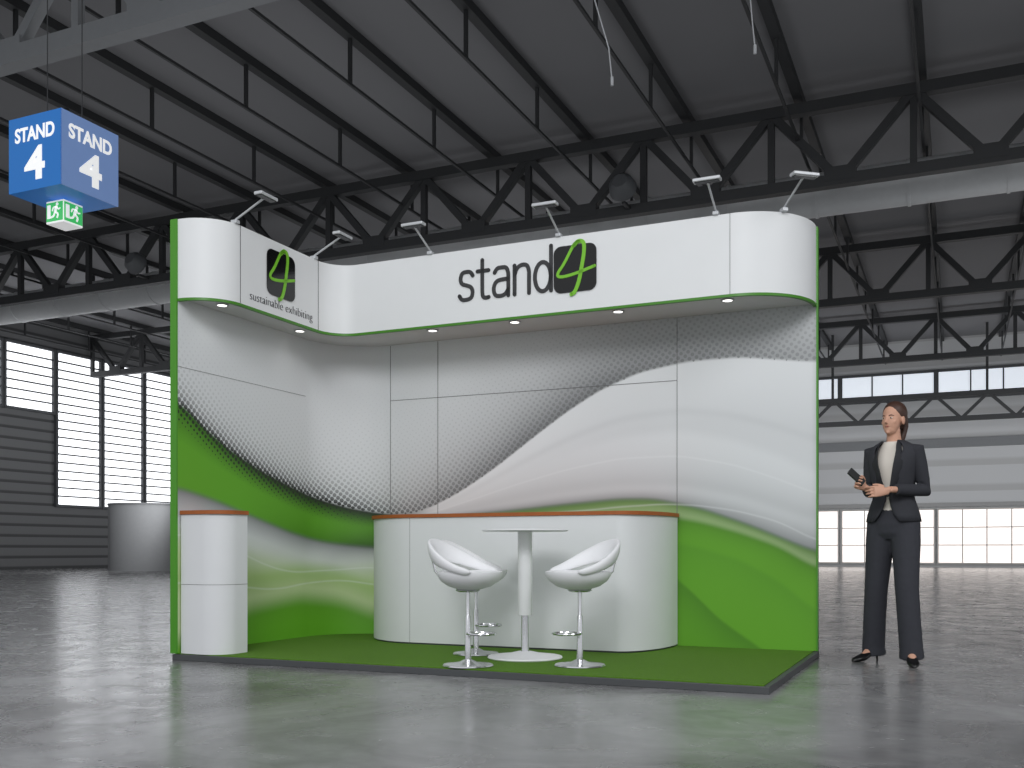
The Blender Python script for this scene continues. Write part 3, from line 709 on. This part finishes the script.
for k in range(len(zs)-1):
    for i in range(NB): ff.append((k*(NB+1)+i, k*(NB+1)+i+1, (k+1)*(NB+1)+i+1, (k+1)*(NB+1)+i))
bz.add(vv, ff)
bo = bz.build('blazer', M_SUIT, wo, angle=80)
so = bo.modifiers.new('s', 'SOLIDIFY'); so.thickness = .008; so.offset = 1
sl = MB()
for sh, el, wr in zip(SH, EL, WR):
    sh, el, wr = Vector(sh), Vector(el), Vector(wr)
    sl.tube([sh*.72+Vector((0,0,.395)), sh+Vector((0,0,.002)), sh*.65+el*.35, sh*.25+el*.75, el+(el-wr).normalized()*.005, el*.6+wr*.4, el*.15+wr*.85], [.045,.055,.052,.046,.045,.041,.036], 20)
slo = sl.build('sleeves', M_SUIT, wo); remesh(slo, .007, 3)
lp_ = MB()
for sx in (-1, 1):
    out = []
    L = [(1.1,.006,.012,.105),(1.16,.02,.05,.11),(1.24,.036,.085,.121),(1.31,.05,.1,.128),(1.36,.058,.098,.12),(1.40,.06,.085,.106),(1.44,.055,.075,.088),(1.475,.048,.06,.045)]
    for z, x0, x1, y in L: out.append((sx*x0, -y, z))
    for z, x0, x1, y in L[::-1]: out.append((sx*x1, -y+.02*(x1>.05)+.012, z))
    n = len(out)//2; m2 = out
    vs2 = out+[(x, yy+.008, z) for x, yy, z in out]; NN = len(out)
    fs2 = []
    for k in range(n-1):
        a_, b_ = k, k+1; c_, d_ = NN-2-k, NN-1-k
        fs2 += [(a_, b_, c_, d_), (a_+NN, d_+NN, c_+NN, b_+NN)]
    for k in range(NN): fs2.append((k, (k+1)%NN, NN+(k+1)%NN, NN+k))
    lp_.add(vs2, fs2)
lp_.build('lapels', mat('suit_lapel', (36,37,42), .75), wo, angle=60)
MB().ell((0,-.096,1.105), (.008,.006,.008), 12, 8).build('button', M_SHOE, wo)
for an, fd in zip(AN, FD):
    a = Vector((an[0], an[1], 0)); sd = fd.cross(Vector((0,0,1)))
    rings = []
    for u, w_, z0, z1 in ((-.045,.012,.06,.1),(-.035,.026,.055,.115),(0,.031,.045,.1),(.05,.032,.022,.075),(.1,.038,.002,.055),(.14,.037,.0,.042),(.175,.026,.0,.03),(.2,.008,.002,.014)):
        rings.append([a+fd*u+sd*w_*math.cos(2*math.pi*i/16)+Vector((0,0,(z0+z1)/2+(z1-z0)/2*math.sin(2*math.pi*i/16))) for i in range(16)])
    s_ = MB().loft(rings); s_.tube([a-fd*.03+Vector((0,0,.075)), a-fd*.036+Vector((0,0,.03)), a-fd*.038], [.018,.009,.007], 10)
    s_.build('shoe', M_SHOE, wo, angle=70)
# phone
RW = Matrix.Rotation(PH, 4, 'Z'); pc = RW @ rp
ph = thing('phone', 'black mobile phone held in the woman\'s hand', 'phone', 2.525+pc.x-.05, 6.6+pc.y-.055, pc.z+.05, 0, world=True)
qd = Vector((-.72,-.1,.62)).normalized()
xx = qd.cross(Vector((0,-1,.3))).normalized(); yy = qd.cross(xx)
Mx = Matrix((xx, yy, qd)).transposed().to_4x4(); ph.rotation_euler = Mx.to_euler()
MB().box(-.025, .025, -.006, .006, -.065, .065).build('case', M_BLACK, ph, smooth=False, bevel=.004)
MB().box(-.022, .022, .006, .0066, -.058, .058).build('screen', mat('phone_screen', (30,34,40), .1), ph, smooth=False)

# ================================================================ LIGHT + CAMERA
wd = bpy.data.worlds.new('World'); SC.world = wd; wd.use_nodes = True
bg = wd.node_tree.nodes['Background']; bg.inputs[0].default_value = (.94, .97, 1.0, 1); bg.inputs[1].default_value = .72
def area(loc, tgt, size, e, col=(.97,.985,1), name='added_front_fill'):
    l = bpy.data.lights.new(name, 'AREA'); l.shape = 'DISK'; l.size = size; l.energy = e; l.color = col
    o = bpy.data.objects.new(name, l); COL.objects.link(o); o.location = loc
    o.rotation_euler = (Vector(tgt)-Vector(loc)).to_track_quat('-Z', 'Y').to_euler()
area((-1.5, -3, 6.5), (.3, 7, 1.3), 3.5, 430)  # two added lamps light the booth front, not fittings of the hall
area((7, 1, 7), (1, 7, 1.2), 3, 160)
for s_, t_ in ((-18, 9), (-6, 9), (7, 9), (-20, 22), (-6, 20), (8, 20), (-18, 34), (-4, 33), (10, 33)):
    a = W(s_, t_, 3.2); area(a, (a.x, a.y, 20), 8, 112 if t_ < 30 else 100, name='added_roof_fill')  # added upward fill that brightens the roof underside, no real fittings
for s_ in (0, 9): area(W(s_, 33, 3.0), W(s_, 42, 2.5), 7, 270, name='added_wall_fill')  # added unseen lamps that brighten the far wall
for t_ in (20, 30): area(W(-20, t_, 4.0), W(-28.5, t_, 4.0), 6, 190, name='added_wall_fill')  # added unseen lamps that lift the slatted left wall
cam = bpy.data.cameras.new('Camera')
cam.lens = 35; cam.sensor_width = 36; cam.shift_y = (HY-384)/1024; cam.clip_end = 300
cob = bpy.data.objects.new('Camera', cam); COL.objects.link(cob); cob.location = (0, 0, H); cob.rotation_euler = (RX, 0, 0)
SC.camera = cob
SC.view_settings.view_transform = 'Standard'
